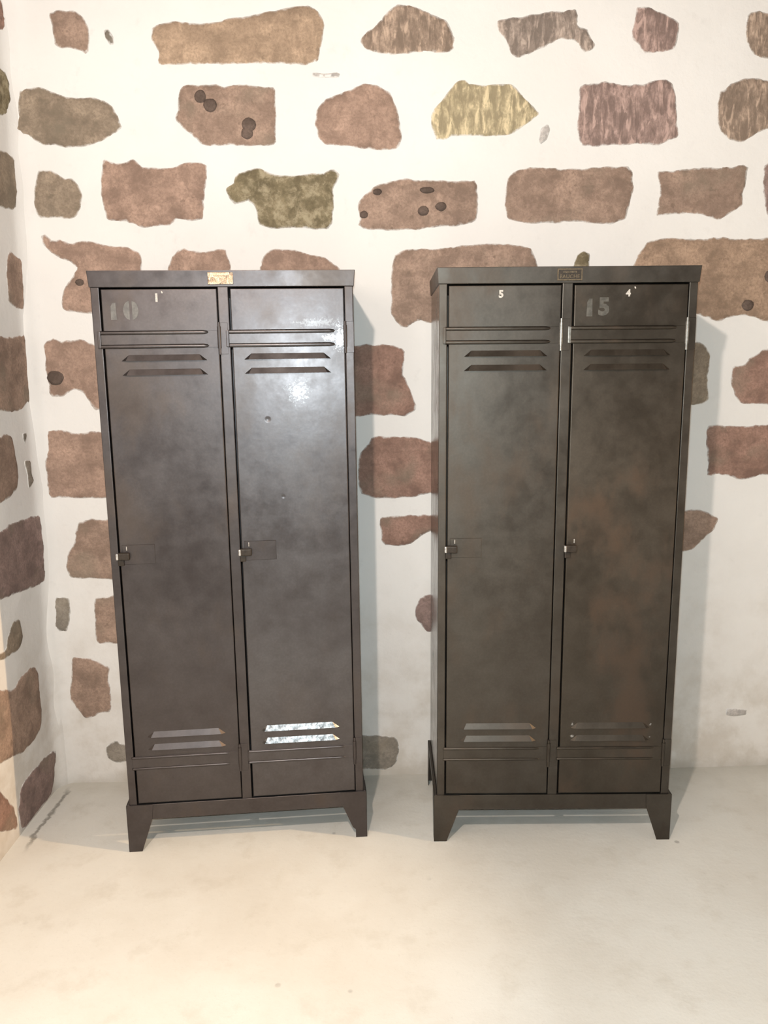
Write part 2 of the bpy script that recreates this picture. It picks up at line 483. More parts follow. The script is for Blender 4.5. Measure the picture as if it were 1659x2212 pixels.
# ------------------------------------------------------------------ stones showing through the plaster
# wall, kind, outline in metres on that wall (along, up), dark inclusions (along, up, rx, rz)
STONES = [
    ('B', 'brown', [(-1.050,2.647), (-1.022,2.656), (-0.991,2.652), (-0.965,2.654), (-0.940,2.635), (-0.926,2.600), (-0.926,2.566), (-0.935,2.521), (-0.958,2.534), (-0.989,2.541), (-1.016,2.541), (-1.036,2.551), (-1.044,2.590)], []),
    ('B', 'grey', [(-0.877,2.593), (-0.866,2.594), (-0.855,2.578), (-0.850,2.555), (-0.861,2.553), (-0.873,2.573)], []),
    ('B', 'tan', [(-0.726,2.602), (-0.708,2.616), (-0.634,2.620), (-0.575,2.616), (-0.516,2.620), (-0.456,2.635), (-0.382,2.643), (-0.322,2.657), (-0.263,2.668), (-0.218,2.668), (-0.189,2.650), (-0.172,2.616), (-0.179,2.575), (-0.189,2.534), (-0.196,2.502), (-0.238,2.489), (-0.328,2.495), (-0.477,2.494), (-0.596,2.495), (-0.715,2.490), (-0.707,2.527), (-0.731,2.568)], []),
    ('B', 'olive', [(-1.159,2.422), (-1.095,2.427), (-1.053,2.412), (-1.011,2.399), (-0.926,2.396), (-0.889,2.386), (-0.864,2.361), (-0.844,2.325), (-0.839,2.304), (-0.869,2.284), (-0.914,2.259), (-0.970,2.243), (-1.024,2.243), (-1.061,2.251), (-1.104,2.251), (-1.140,2.275), (-1.179,2.293), (-1.171,2.361)], []),
    ('B', 'brown', [(-0.644,2.426), (-0.616,2.436), (-0.568,2.433), (-0.535,2.436), (-0.508,2.428), (-0.470,2.436), (-0.416,2.431), (-0.373,2.425), (-0.340,2.430), (-0.337,2.405), (-0.338,2.334), (-0.342,2.246), (-0.391,2.244), (-0.478,2.247), (-0.582,2.247), (-0.614,2.278), (-0.640,2.299), (-0.668,2.327), (-0.658,2.360), (-0.653,2.406)], [(-0.582, 2.396, 0.019, 0.02), (-0.552, 2.37, 0.023, 0.021), (-0.428, 2.31, 0.024, 0.021), (-0.435, 2.284, 0.02, 0.019)]),
    ('B', 'olive', [(-1.132,2.151), (-1.125,2.172), (-1.089,2.174), (-1.063,2.163), (-1.042,2.148), (-1.015,2.150), (-0.995,2.124), (-0.984,2.087), (-0.994,2.061), (-1.005,2.029), (-1.025,2.019), (-1.069,2.024), (-1.135,2.022), (-1.146,2.057), (-1.144,2.104)], []),
    ('B', 'pink', [(-0.912,2.207), (-0.896,2.204), (-0.864,2.194), (-0.831,2.199), (-0.809,2.209), (-0.788,2.186), (-0.745,2.180), (-0.685,2.180), (-0.651,2.195), (-0.590,2.198), (-0.569,2.185), (-0.573,2.153), (-0.582,2.101), (-0.591,2.021), (-0.622,2.008), (-0.677,2.017), (-0.706,1.996), (-0.751,1.996), (-0.795,1.988), (-0.822,2.004), (-0.866,2.010), (-0.910,2.015), (-0.918,2.050), (-0.925,2.113), (-0.919,2.160)], []),
    ('B', 'moss', [(-0.517,2.111), (-0.489,2.132), (-0.483,2.153), (-0.443,2.171), (-0.394,2.177), (-0.359,2.158), (-0.313,2.152), (-0.266,2.154), (-0.224,2.161), (-0.194,2.158), (-0.157,2.171), (-0.134,2.158), (-0.142,2.129), (-0.158,2.104), (-0.155,2.054), (-0.159,2.006), (-0.176,1.982), (-0.209,1.978), (-0.271,1.989), (-0.328,1.983), (-0.381,1.986), (-0.407,1.997), (-0.411,2.013), (-0.420,2.057), (-0.442,2.071), (-0.464,2.064), (-0.487,2.061), (-0.502,2.080)], []),
    ('B', 'pink', [(-1.138,1.966), (-1.117,1.971), (-1.094,1.954), (-1.069,1.954), (-1.037,1.939), (-1.002,1.953), (-0.966,1.949), (-0.925,1.935), (-0.896,1.932), (-0.849,1.930), (-0.811,1.915), (-0.803,1.884), (-0.809,1.830), (-0.895,1.701), (-0.980,1.710), (-1.079,1.724), (-1.081,1.756), (-1.070,1.797), (-1.037,1.839), (-1.018,1.863), (-1.041,1.881), (-1.079,1.895), (-1.106,1.916), (-1.124,1.937)], [(-1.014, 1.816, 0.014, 0.012)]),
    ('B', 'pink', [(-0.720,1.861), (-0.707,1.888), (-0.683,1.920), (-0.660,1.928), (-0.644,1.917), (-0.594,1.912), (-0.560,1.919), (-0.521,1.922), (-0.511,1.892), (-0.507,1.859), (-0.509,1.767), (-0.728,1.768)], []),
    ('B', 'pink', [(-0.413,1.858), (-0.398,1.897), (-0.380,1.915), (-0.341,1.919), (-0.295,1.916), (-0.253,1.905), (-0.211,1.896), (-0.185,1.888), (-0.134,1.851), (-0.165,1.748), (-0.408,1.750)], []),
    ('B', 'pink', [(-1.151,1.621), (-1.115,1.633), (-1.096,1.627), (-1.057,1.628), (-1.027,1.630), (-0.986,1.615), (-0.927,1.586), (-0.940,1.398), (-1.001,1.386), (-1.014,1.424), (-1.033,1.450), (-1.057,1.459), (-1.085,1.450), (-1.099,1.435), (-1.146,1.435), (-1.150,1.481), (-1.155,1.553)], [(-1.12, 1.501, 0.027, 0.025)]),
    ('B', 'pink', [(-1.167,1.313), (-1.154,1.321), (-1.133,1.325), (-1.106,1.320), (-1.075,1.310), (-1.043,1.310), (-1.011,1.317), (-0.979,1.314), (-0.899,1.301), (-0.906,1.081), (-0.977,1.080), (-1.069,1.082), (-1.149,1.086), (-1.174,1.080), (-1.179,1.112), (-1.178,1.169), (-1.179,1.210), (-1.169,1.250)], []),
    ('B', 'brown', [(-1.087,0.991), (-1.062,1.002), (-1.034,1.008), (-1.002,1.001), (-0.976,1.007), (-0.902,1.006), (-0.909,0.778), (-0.980,0.782), (-1.031,0.788), (-1.091,0.791), (-1.132,0.794), (-1.139,0.837), (-1.134,0.874), (-1.106,0.916), (-1.096,0.946), (-1.101,0.958), (-1.092,0.974)], []),
    ('B', 'grey', [(-1.188,0.716), (-1.176,0.723), (-1.135,0.720), (-1.135,0.678), (-1.138,0.639), (-1.151,0.597), (-1.181,0.592), (-1.195,0.614)], []),
    ('B', 'brown', [(-1.049,0.715), (-1.016,0.719), (-0.976,0.727), (-0.888,0.725), (-0.891,0.542), (-0.978,0.544), (-1.047,0.545), (-1.054,0.575)], []),
    ('B', 'brown', [(-1.144,0.498), (-1.111,0.494), (-1.071,0.487), (-1.044,0.471), (-1.010,0.454), (-1.019,0.417), (-1.016,0.359), (-1.017,0.279), (-1.058,0.275), (-1.083,0.259), (-1.119,0.255), (-1.137,0.288), (-1.162,0.327), (-1.165,0.352), (-1.152,0.431)], []),
    ('B', 'grey', [(-1.052,0.141), (-1.009,0.166), (-0.982,0.148), (-0.925,0.145), (-0.930,0.071), (-0.981,0.083), (-1.010,0.076), (-1.045,0.096)], []),
    ('B', 'browncut', [(-0.063,2.564), (-0.032,2.597), (-0.001,2.620), (0.034,2.657), (0.064,2.675), (0.100,2.671), (0.140,2.657), (0.176,2.641), (0.216,2.628), (0.236,2.601), (0.247,2.569), (0.244,2.540), (0.221,2.526), (0.161,2.529), (0.094,2.525), (0.043,2.520), (-0.012,2.529), (-0.048,2.540)], []),
    ('B', 'pink', [(-0.193,2.376), (-0.152,2.400), (-0.095,2.419), (-0.044,2.437), (-0.003,2.430), (0.038,2.409), (0.047,2.381), (0.061,2.347), (0.070,2.309), (0.076,2.266), (0.061,2.235), (0.025,2.228), (-0.038,2.234), (-0.109,2.242), (-0.176,2.244), (-0.202,2.267), (-0.213,2.309), (-0.209,2.348)], []),
    ('B', 'yellowcut', [(0.170,2.337), (0.191,2.371), (0.221,2.403), (0.247,2.437), (0.273,2.447), (0.309,2.434), (0.355,2.430), (0.401,2.434), (0.444,2.430), (0.472,2.399), (0.500,2.373), (0.530,2.343), (0.506,2.322), (0.468,2.296), (0.423,2.276), (0.357,2.273), (0.289,2.273), (0.243,2.272), (0.217,2.262), (0.185,2.265), (0.173,2.304)], []),
    ('B', 'brown', [(-0.029,2.110), (0.013,2.131), (0.066,2.140), (0.169,2.138), (0.248,2.134), (0.324,2.139), (0.328,2.087), (0.330,2.037), (0.318,2.003), (0.265,1.990), (0.185,1.986), (0.118,1.979), (0.027,1.976), (-0.041,1.980), (-0.083,1.982), (-0.072,2.014), (-0.076,2.064), (-0.055,2.089)], [(0.143, 2.038, 0.019, 0.016), (0.202, 2.052, 0.019, 0.015), (-0.056, 2.027, 0.014, 0.012), (-0.01, 2.099, 0.015, 0.01), (0.155, 2.104, 0.025, 0.01)]),
    ('B', 'brown', [(0.169,1.917), (0.276,1.927), (0.372,1.934), (0.457,1.930), (0.509,1.919), (0.526,1.886), (0.536,1.852), (0.518,1.742), (0.439,1.665), (0.164,1.670), (0.116,1.678), (0.088,1.656), (0.062,1.657), (0.045,1.682), (0.029,1.699), (0.033,1.751), (0.032,1.803), (0.036,1.871), (0.047,1.895), (0.075,1.916)], []),
    ('B', 'greycut', [(0.380,2.623), (0.445,2.633), (0.505,2.641), (0.548,2.651), (0.596,2.651), (0.640,2.663), (0.647,2.635), (0.645,2.608), (0.680,2.598), (0.693,2.576), (0.709,2.555), (0.699,2.536), (0.668,2.528), (0.654,2.555), (0.626,2.565), (0.594,2.568), (0.545,2.546), (0.491,2.523), (0.453,2.511), (0.430,2.521), (0.413,2.561), (0.391,2.590)], []),
    ('B', 'mauvecut', [(0.836,2.666), (0.880,2.663), (0.930,2.642), (0.981,2.620), (0.980,2.586), (0.969,2.536), (0.925,2.530), (0.866,2.523), (0.847,2.555), (0.824,2.565), (0.828,2.611)], []),
    ('B', 'browncut', [(1.206,2.645), (1.239,2.654), (1.271,2.648), (1.365,2.644), (1.376,2.512), (1.271,2.507), (1.231,2.520), (1.213,2.545), (1.202,2.586), (1.201,2.620)], []),
    ('B', 'mauvecut', [(0.658,2.424), (0.685,2.439), (0.719,2.435), (0.746,2.442), (0.785,2.432), (0.864,2.432), (0.918,2.444), (0.946,2.449), (0.968,2.434), (0.982,2.403), (0.989,2.330), (0.997,2.268), (0.962,2.255), (0.928,2.242), (0.861,2.245), (0.782,2.243), (0.715,2.237), (0.670,2.243), (0.654,2.290), (0.655,2.357)], []),
    ('B', 'browncut', [(1.124,2.407), (1.164,2.434), (1.213,2.451), (1.286,2.444), (1.382,2.434), (1.392,2.305), (1.297,2.293), (1.259,2.277), (1.211,2.249), (1.165,2.262), (1.132,2.288), (1.122,2.341)], []),
    ('B', 'brown', [(0.422,2.140), (0.442,2.160), (0.470,2.173), (0.537,2.176), (0.605,2.169), (0.706,2.172), (0.784,2.177), (0.836,2.180), (0.848,2.158), (0.855,2.105), (0.843,2.052), (0.826,2.009), (0.781,1.989), (0.713,1.996), (0.632,1.999), (0.519,1.994), (0.451,2.003), (0.419,2.017), (0.419,2.070)], []),
    ('B', 'brown', [(0.926,2.161), (0.989,2.163), (1.073,2.173), (1.186,2.173), (1.241,2.186), (1.240,2.146), (1.226,2.097), (1.225,2.050), (1.185,2.023), (1.150,2.001), (1.111,2.014), (1.053,2.024), (0.985,2.024), (0.928,2.014), (0.943,2.072), (0.940,2.127)], []),
    ('B', 'mauve', [(1.291,2.182), (1.401,2.188), (1.417,1.994), (1.314,2.006), (1.300,2.066), (1.291,2.119)], []),
    ('B', 'tan2', [(0.858,1.850), (0.877,1.894), (0.908,1.934), (0.949,1.946), (1.011,1.946), (1.082,1.942), (1.143,1.949), (1.232,1.941), (1.323,1.945), (1.437,1.941), (1.459,1.671), (1.344,1.664), (1.311,1.669), (1.262,1.687), (1.227,1.684), (1.191,1.677), (1.176,1.663), (1.144,1.674), (1.098,1.689), (1.002,1.691), (0.870,1.754)], [(1.266, 1.721, 0.021, 0.019), (1.331, 1.817, 0.013, 0.019)]),
    ('B', 'moss', [(0.660,1.863), (0.670,1.895), (0.692,1.904), (0.710,1.895), (0.708,1.857), (0.705,1.802), (0.660,1.802)], []),
    ('B', 'olive', [(1.085,1.598), (1.103,1.601), (1.127,1.583), (1.146,1.557), (1.148,1.529), (1.143,1.458), (1.150,1.425), (1.150,1.395), (1.132,1.383), (1.085,1.378), (1.001,1.389), (0.991,1.597)], []),
    ('B', 'rust', [(1.226,1.517), (1.267,1.516), (1.290,1.542), (1.329,1.570), (1.350,1.573), (1.450,1.576), (1.466,1.383), (1.343,1.380), (1.265,1.381), (1.245,1.406), (1.227,1.453)], []),
    ('B', 'rust', [(1.150,1.306), (1.198,1.312), (1.240,1.303), (1.277,1.304), (1.370,1.309), (1.480,1.310), (1.494,1.135), (1.361,1.127), (1.320,1.114), (1.276,1.110), (1.233,1.126), (1.191,1.133), (1.158,1.120), (1.163,1.175), (1.152,1.242)], []),
    ('B', 'brown', [(1.082,1.000), (1.138,1.006), (1.181,0.990), (1.213,0.972), (1.203,0.936), (1.168,0.899), (1.127,0.857), (1.083,0.851), (0.995,0.854), (0.987,1.000)], []),
    ('B', 'rust', [(-0.090,1.599), (-0.064,1.603), (-0.028,1.601), (0.007,1.601), (0.041,1.599), (0.066,1.590), (0.079,1.575), (0.076,1.544), (0.071,1.504), (0.083,1.479), (0.101,1.436), (0.120,1.384), (0.100,1.364), (0.079,1.352), (0.057,1.353), (0.031,1.364), (-0.002,1.357), (-0.042,1.361), (-0.086,1.355), (-0.173,1.372), (-0.168,1.594)], []),
    ('B', 'rust', [(-0.055,1.260), (-0.037,1.286), (-0.007,1.289), (0.051,1.283), (0.111,1.282), (0.152,1.267), (0.216,1.253), (0.216,1.078), (0.158,1.079), (0.115,1.066), (0.056,1.062), (-0.010,1.063), (-0.051,1.069), (-0.087,1.083), (-0.091,1.154), (-0.088,1.220)], []),
    ('B', 'rust', [(-0.016,0.996), (0.032,0.999), (0.104,1.001), (0.158,1.002), (0.233,1.000), (0.233,0.953), (0.155,0.937), (0.121,0.914), (0.091,0.889), (0.048,0.890), (0.006,0.889), (-0.009,0.904), (-0.015,0.954)], []),
    ('B', 'mauve', [(0.158,0.708), (0.126,0.690), (0.114,0.663), (0.107,0.632), (0.117,0.607), (0.139,0.580), (0.151,0.560), (0.217,0.571), (0.217,0.695)], []),
    ('B', 'grey', [(-0.077,0.166), (-0.026,0.161), (0.037,0.155), (0.048,0.108), (0.039,0.054), (0.009,0.021), (-0.073,0.025), (-0.150,0.031), (-0.148,0.162)], []),
    ('B', 'pale', [(-0.216,2.466), (-0.179,2.463), (-0.131,2.467), (-0.132,2.457), (-0.179,2.456), (-0.215,2.457)], []),
    ('B', 'pale', [(0.530,2.264), (0.537,2.293), (0.555,2.307), (0.563,2.293), (0.553,2.264), (0.535,2.250)], []),
    ('B', 'pale', [(1.287,0.236), (1.317,0.237), (1.362,0.230), (1.363,0.213), (1.319,0.209), (1.290,0.213)], []),
    ('L', 'rust', [(2.660,2.626), (2.788,2.675), (2.814,2.679), (2.828,2.647), (2.811,2.589), (2.736,2.552), (2.641,2.517)], []),
    ('L', 'moss', [(2.626,2.429), (2.752,2.464), (2.783,2.461), (2.801,2.433), (2.794,2.376), (2.776,2.329), (2.726,2.317), (2.601,2.286)], []),
    ('L', 'olive', [(2.584,2.186), (2.708,2.210), (2.760,2.216), (2.805,2.206), (2.810,2.160), (2.803,2.097), (2.777,2.044), (2.722,2.033), (2.677,2.032), (2.554,2.013)], []),
    ('L', 'brown', [(2.707,1.907), (2.742,1.902), (2.791,1.889), (2.800,1.842), (2.803,1.773), (2.790,1.721), (2.750,1.729), (2.684,1.740), (2.685,1.783), (2.680,1.829)], []),
    ('L', 'brown', [(2.487,1.624), (2.608,1.634), (2.696,1.634), (2.781,1.649), (2.798,1.621), (2.800,1.567), (2.809,1.511), (2.811,1.461), (2.790,1.423), (2.731,1.398), (2.654,1.393), (2.568,1.402), (2.449,1.405)], []),
    ('L', 'brown', [(2.450,1.329), (2.555,1.324), (2.594,1.330), (2.641,1.317), (2.648,1.276), (2.660,1.228), (2.666,1.182), (2.645,1.143), (2.591,1.124), (2.519,1.117), (2.414,1.115)], []),
    ('L', 'grey', [(2.716,1.225), (2.763,1.223), (2.764,1.184), (2.773,1.151), (2.732,1.130), (2.733,1.180)], []),
    ('L', 'grey', [(2.721,1.318), (2.749,1.316), (2.739,1.296), (2.733,1.284), (2.722,1.301)], []),
    ('L', 'mauve', [(2.385,1.036), (2.504,1.028), (2.536,1.032), (2.571,1.042), (2.673,1.037), (2.790,1.031), (2.818,1.009), (2.811,0.944), (2.816,0.858), (2.804,0.790), (2.748,0.785), (2.656,0.794), (2.570,0.803), (2.467,0.813), (2.350,0.830)], []),
    ('L', 'olive', [(2.546,0.723), (2.592,0.713), (2.604,0.679), (2.609,0.645), (2.579,0.616), (2.527,0.616), (2.472,0.619), (2.390,0.636), (2.402,0.653), (2.480,0.647), (2.503,0.686)], []),
    ('L', 'brown', [(2.292,0.574), (2.419,0.535), (2.508,0.502), (2.552,0.518), (2.617,0.525), (2.679,0.518), (2.703,0.477), (2.702,0.401), (2.704,0.324), (2.685,0.282), (2.616,0.263), (2.539,0.262), (2.454,0.286), (2.379,0.304), (2.250,0.335)], []),
    ('L', 'mauve', [(2.783,0.156), (2.780,0.114), (2.759,0.044), (2.723,0.004), (2.636,-0.008), (2.566,-0.030), (2.523,-0.020), (2.482,0.012), (2.473,0.083), (2.498,0.147), (2.544,0.166), (2.642,0.169), (2.713,0.164)], []),
    ('L', 'rust', [(2.244,0.301), (2.365,0.222), (2.397,0.184), (2.443,0.128), (2.464,0.068), (2.457,0.030), (2.395,0.062), (2.342,0.091), (2.217,0.143)], []),
]


def rough_outline(pts, seed, step=0.009, amp=0.0035, grow=0.0):
    out = []
    n = len(pts)
    area = sum(pts[i][0] * pts[(i + 1) % n][1] - pts[(i + 1) % n][0] * pts[i][1] for i in range(n))
    sgn = 1 if area > 0 else -1
    # Chaikin-like softening of the traced corners
    soft = []
    for i in range(n):
        a, b = Vector(pts[i]), Vector(pts[(i + 1) % n])
        soft.append(a.lerp(b, 0.12))
        soft.append(a.lerp(b, 0.88))
    n = len(soft)
    for i in range(n):
        a, b = soft[i], soft[(i + 1) % n]
        k = max(1, int((b - a).length / step))
        t_ = (b - a).normalized()
        nrm = Vector((t_.y, -t_.x)) * sgn * grow
        for j in range(k):
            p = a.lerp(b, j / k) + nrm
            d = Vector((noise.noise((p.x * 38, p.y * 38, seed)), noise.noise((p.x * 38, p.y * 38, seed + 9))))
            e = Vector((noise.noise((p.x * 120, p.y * 120, seed)), noise.noise((p.x * 120, p.y * 120, seed + 5))))
            out.append(p + d * amp + e * amp * 0.5)
    return out


def inside(px, py, poly):
    x0, y0 = poly[:, 0], poly[:, 1]
    x1, y1 = np.roll(x0, -1), np.roll(y0, -1)
    c = np.zeros(px.shape, bool)
    for a, b, c1, d1 in zip(x0, y0, x1, y1):
        cond = ((b > py) != (d1 > py))
        xi = (c1 - a) * (py - b) / (d1 - b if d1 != b else 1e-12) + a
        c ^= cond & (px < xi)
    return c


def seg_dist(P, poly):
    a = poly
    b = np.roll(poly, -1, axis=0)
    ab = b - a
    L = np.maximum((ab ** 2).sum(1), 1e-12)
    ap = P[:, None, :] - a[None]
    t = np.clip((ap * ab[None]).sum(2) / L[None], 0, 1)
    return np.sqrt(((ap - t[..., None] * ab[None]) ** 2).sum(2)).min(1)


def stone_mesh(pts, seed, wseed, proud=0.0045, rim=0.016, amp=0.0035, rough=0.0016, base=-0.0009, smear=0.017):
    loop = rough_outline(pts, seed, amp=amp, grow=0.003 if base < 0.001 else 0.0)
    poly = np.array([(p.x, p.y) for p in loop])
    lo, hi = poly.min(0), poly.max(0)
    size = max(hi - lo)
    g = 0.010 if size < 0.25 else 0.014
    gx, gy = np.meshgrid(np.arange(lo[0], hi[0], g), np.arange(lo[1], hi[1], g))
    rs = np.random.RandomState(int(seed * 10) % 9999)
    gx = gx.ravel() + rs.uniform(-.25, .25, gx.size) * g
    gy = gy.ravel() + rs.uniform(-.25, .25, gy.size) * g
    ok = inside(gx, gy, poly)
    Q = np.stack([gx[ok], gy[ok]], 1)
    if len(Q):
        Q = Q[seg_dist(Q, poly) > g * 0.45]
    verts = [Vector(p) for p in poly] + [Vector(q) for q in Q]
    n = len(poly)
    res = delaunay_2d_cdt(verts, [], [list(range(n))], 1, 1e-6)
    V, E, F = res[0], res[1], res[2]
    A = np.array([(v.x, v.y) for v in V])
    D = seg_dist(A, poly)
    c = A.mean(0)
    co = []
    for (u, z), d in zip(A, D):
        t = min(1.0, d / rim)
        pr = base + proud * (1 - (1 - t) ** 2)
        pr += t * rough * (noise.noise((u * 22, z * 22, seed)) + 0.6 * noise.noise((u * 60, z * 60, seed)))
        co.append((u - c[0], -(relief(u, z, wseed) + pr), z - c[1]))
    faces = [tuple(f) for f in F]
    # skirt running back into the wall
    cnt = {}
    for f in faces:
        for i in range(len(f)):
            a, b = f[i], f[(i + 1) % len(f)]
            cnt[(a, b)] = 1
    border = [(a, b) for (a, b) in cnt if (b, a) not in cnt]
    idx = {}
    for a, b in border:
        for v in (a, b):
            if v not in idx:
                idx[v] = len(co)
                co.append((co[v][0], 0.03, co[v][2]))
    edge = [min(1.0, d / smear) for d in D] + [0.0] * len(idx)
    for a, b in border:
        faces.append((b, a, idx[a], idx[b]))
    me = bpy.data.meshes.new('stone')
    me.from_pydata(co, [], faces)
    bm = bmesh.new()
    bm.from_mesh(me)
    bmesh.ops.recalc_face_normals(bm, faces=bm.faces)
    # outward is -y
    bm.faces.ensure_lookup_table()
    if sum(f.normal.y * f.calc_area() for f in bm.faces if abs(f.normal.y) > .5) > 0:
        bmesh.ops.reverse_faces(bm, faces=bm.faces)
    bm.to_mesh(me)
    bm.free()
    at = me.attributes.new('edge', 'FLOAT', 'POINT')
    at.data.foreach_set('value', edge)
    me.shade_smooth()
    me.update()
    return me, c


def blob(cx, cz, rx, rz, seed, k=12):
    return [(cx + rx * math.cos(2 * math.pi * i / k) * (1 + .18 * noise.noise((i * .9, seed, 0))),
             cz + rz * math.sin(2 * math.pi * i / k) * (1 + .18 * noise.noise((i * .9, seed, 5)))) for i in range(k)]


def place_stone(side, kind, pts, incs, seed):
    par, ws = (wall_back, SEED_B) if side == 'B' else (wall_left, SEED_L)
    if side == 'L':
        pts = [(min(u, 2.792), max(z, 0.004)) for u, z in pts]
    small = max(max(p[0] for p in pts) - min(p[0] for p in pts), max(p[1] for p in pts) - min(p[1] for p in pts)) < 0.12
    me, c = stone_mesh(pts, seed, ws, proud=0.002 if small else 0.0042, rim=0.010 if small else 0.026,
                       amp=0.002 if small else 0.0042, smear=0.007 if small else 0.017, base=0.0003 if small else -0.0009,
                       rough=0.0028 if kind.endswith('cut') or kind == 'moss' else 0.0016)
    st = obj('stone', me, stone_material(kind), par, (c[0], 0, c[1]))
    for i, (x, z, rx, rz) in enumerate(incs):
        m2, c2 = stone_mesh(blob(x, z, rx, rz, seed + i), seed + i + .5, ws, proud=0.0014, rim=0.006, amp=0.001,
                            rough=0.0008, base=0.0052)
        m2.materials.append(stone_material('pebble'))
        obj('dark_pebble', m2, None, st, (c2[0] - c[0], 0, c2[1] - c[1]))
    return st


for i, (side, kind, pts, incs) in enumerate(STONES):
    place_stone(side, kind, pts, incs, 1.37 + i * 2.11)

# the courses go on past the frame: to the right on the back wall, and along the left wall
rnd = random.Random(11)
for row in range(9):
    zc = 0.35 + row * 0.27
    u = 1.74 + rnd.uniform(0, .15)
    while u < 2.75:
        w_, h_ = rnd.uniform(.10, .21), rnd.uniform(.07, .10)
        pts = [(u + w_ * math.copysign(abs(math.cos(a)) ** .5, math.cos(a)) * rnd.uniform(.85, 1),
                zc + h_ * math.copysign(abs(math.sin(a)) ** .5, math.sin(a)) * rnd.uniform(.8, 1))
               for a in [k * 2 * math.pi / 14 + .2 for k in range(14)]]
        place_stone('B', rnd.choice(['brown', 'pink', 'rust', 'tan2', 'mauve']), pts, [], 200 + u + row)
        u += w_ * 2 + rnd.uniform(.10, .2)
for row in range(9):
    zc = 0.22 + row * 0.28
    u = 2.02 + rnd.uniform(-.05, .04)
    while u > 0.9:
        w_, h_ = rnd.uniform(.10, .16), rnd.uniform(.07, .10)
        pts = [(u + w_ * math.copysign(abs(math.cos(a)) ** .5, math.cos(a)) * rnd.uniform(.85, 1),
                zc + h_ * math.copysign(abs(math.sin(a)) ** .5, math.sin(a)) * rnd.uniform(.8, 1))
               for a in [k * 2 * math.pi / 14 + .2 for k in range(14)]]
        place_stone('L', rnd.choice(['brown', 'rust', 'olive', 'mauve']), pts, [], 300 + u + row)
        u -= w_ * 2 + rnd.uniform(.10, .2)

# ------------------------------------------------------------------ locker metals
M_L = steel('steel_grey_patina', (0.066, 0.056, 0.055), (0.108, 0.096, 0.094), (0.085, 0.058, 0.038), 0.35, 0.36, 1.0)
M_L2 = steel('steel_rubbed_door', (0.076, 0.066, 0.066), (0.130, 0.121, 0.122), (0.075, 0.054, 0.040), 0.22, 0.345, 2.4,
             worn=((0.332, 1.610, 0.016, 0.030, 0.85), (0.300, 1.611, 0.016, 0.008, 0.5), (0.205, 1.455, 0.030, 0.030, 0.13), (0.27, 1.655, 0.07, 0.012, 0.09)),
             dents=((0.112, 1.375, 0.011, 0.0012), (0.150, 1.142, 0.008, 0.0006)))
M_R = steel('steel_brown_patina', (0.060, 0.050, 0.041), (0.102, 0.091, 0.078), (0.068, 0.046, 0.030), 0.55, 0.41, 5.2)
M_R2 = steel('steel_rusty_door', (0.056, 0.046, 0.036), (0.094, 0.080, 0.065), (0.072, 0.044, 0.027), 0.75, 0.45, 8.9,
             worn=((0.056, 0.403, 0.005, 0.005, 0.6), (0.056, 0.361, 0.005, 0.005, 0.6), (0.304, 0.400, 0.004, 0.004, 0.5),
                   (0.304, 0.358, 0.004, 0.004, 0.5)))
M_SIDE_L = steel('waxed_side_steel', (0.085, 0.074, 0.070), (0.130, 0.117, 0.110), (0.085, 0.058, 0.038), 0.25, 0.20, 12.0)
M_SIDE_R = steel('waxed_side_steel_brown', (0.085, 0.073, 0.062), (0.130, 0.116, 0.100), (0.085, 0.058, 0.038), 0.25, 0.20, 14.0)
M_BRIGHT = plain('bare_bright_steel', (0.60, 0.58, 0.56), 0.35, 0.95, 0.0004, 200)
M_HINGE = plain('rubbed_hinge_steel', (0.26, 0.25, 0.23), 0.42, 0.9, 0.0004, 120)
M_IRON = plain('dark_latch_iron', (0.040, 0.031, 0.024), 0.45, 0.6, 0.0005, 90)
M_LOUV = plain('rubbed_louvre_steel', (0.165, 0.165, 0.165), 0.34, 0.95, 0.0016, 70, 0.55)
M_BRASS = plain('tarnished_brass', (0.27, 0.19, 0.13), 0.30, 0.95, 0.0040, 75, 0.35)
M_BRASSD = plain('dark_brass_rim', (0.17, 0.13, 0.085), 0.45, 0.8, 0.0005, 150)
M_BLACK = plain('black_enamel', (0.035, 0.026, 0.018), 0.35, 0.0, 0.0005, 150)
M_PAINT = plain('worn_white_paint', (0.50, 0.46, 0.41), 0.7, 0.0, 0, 200, 0.25)
M_GHOST = plain('faded_grey_paint', (0.128, 0.120, 0.110), 0.55, 0.45, 0, 60, 0.22)
M_GHOST2 = plain('faded_brown_paint', (0.098, 0.090, 0.076), 0.55, 0.45, 0, 60, 0.3)

# ------------------------------------------------------------------ lockers
DZ0, DZ1 = 0.165, 1.7525
TOP_LOUV = (1.551, 1.510)
BOT_LOUV = (0.390, 0.348)
LH = 0.0175


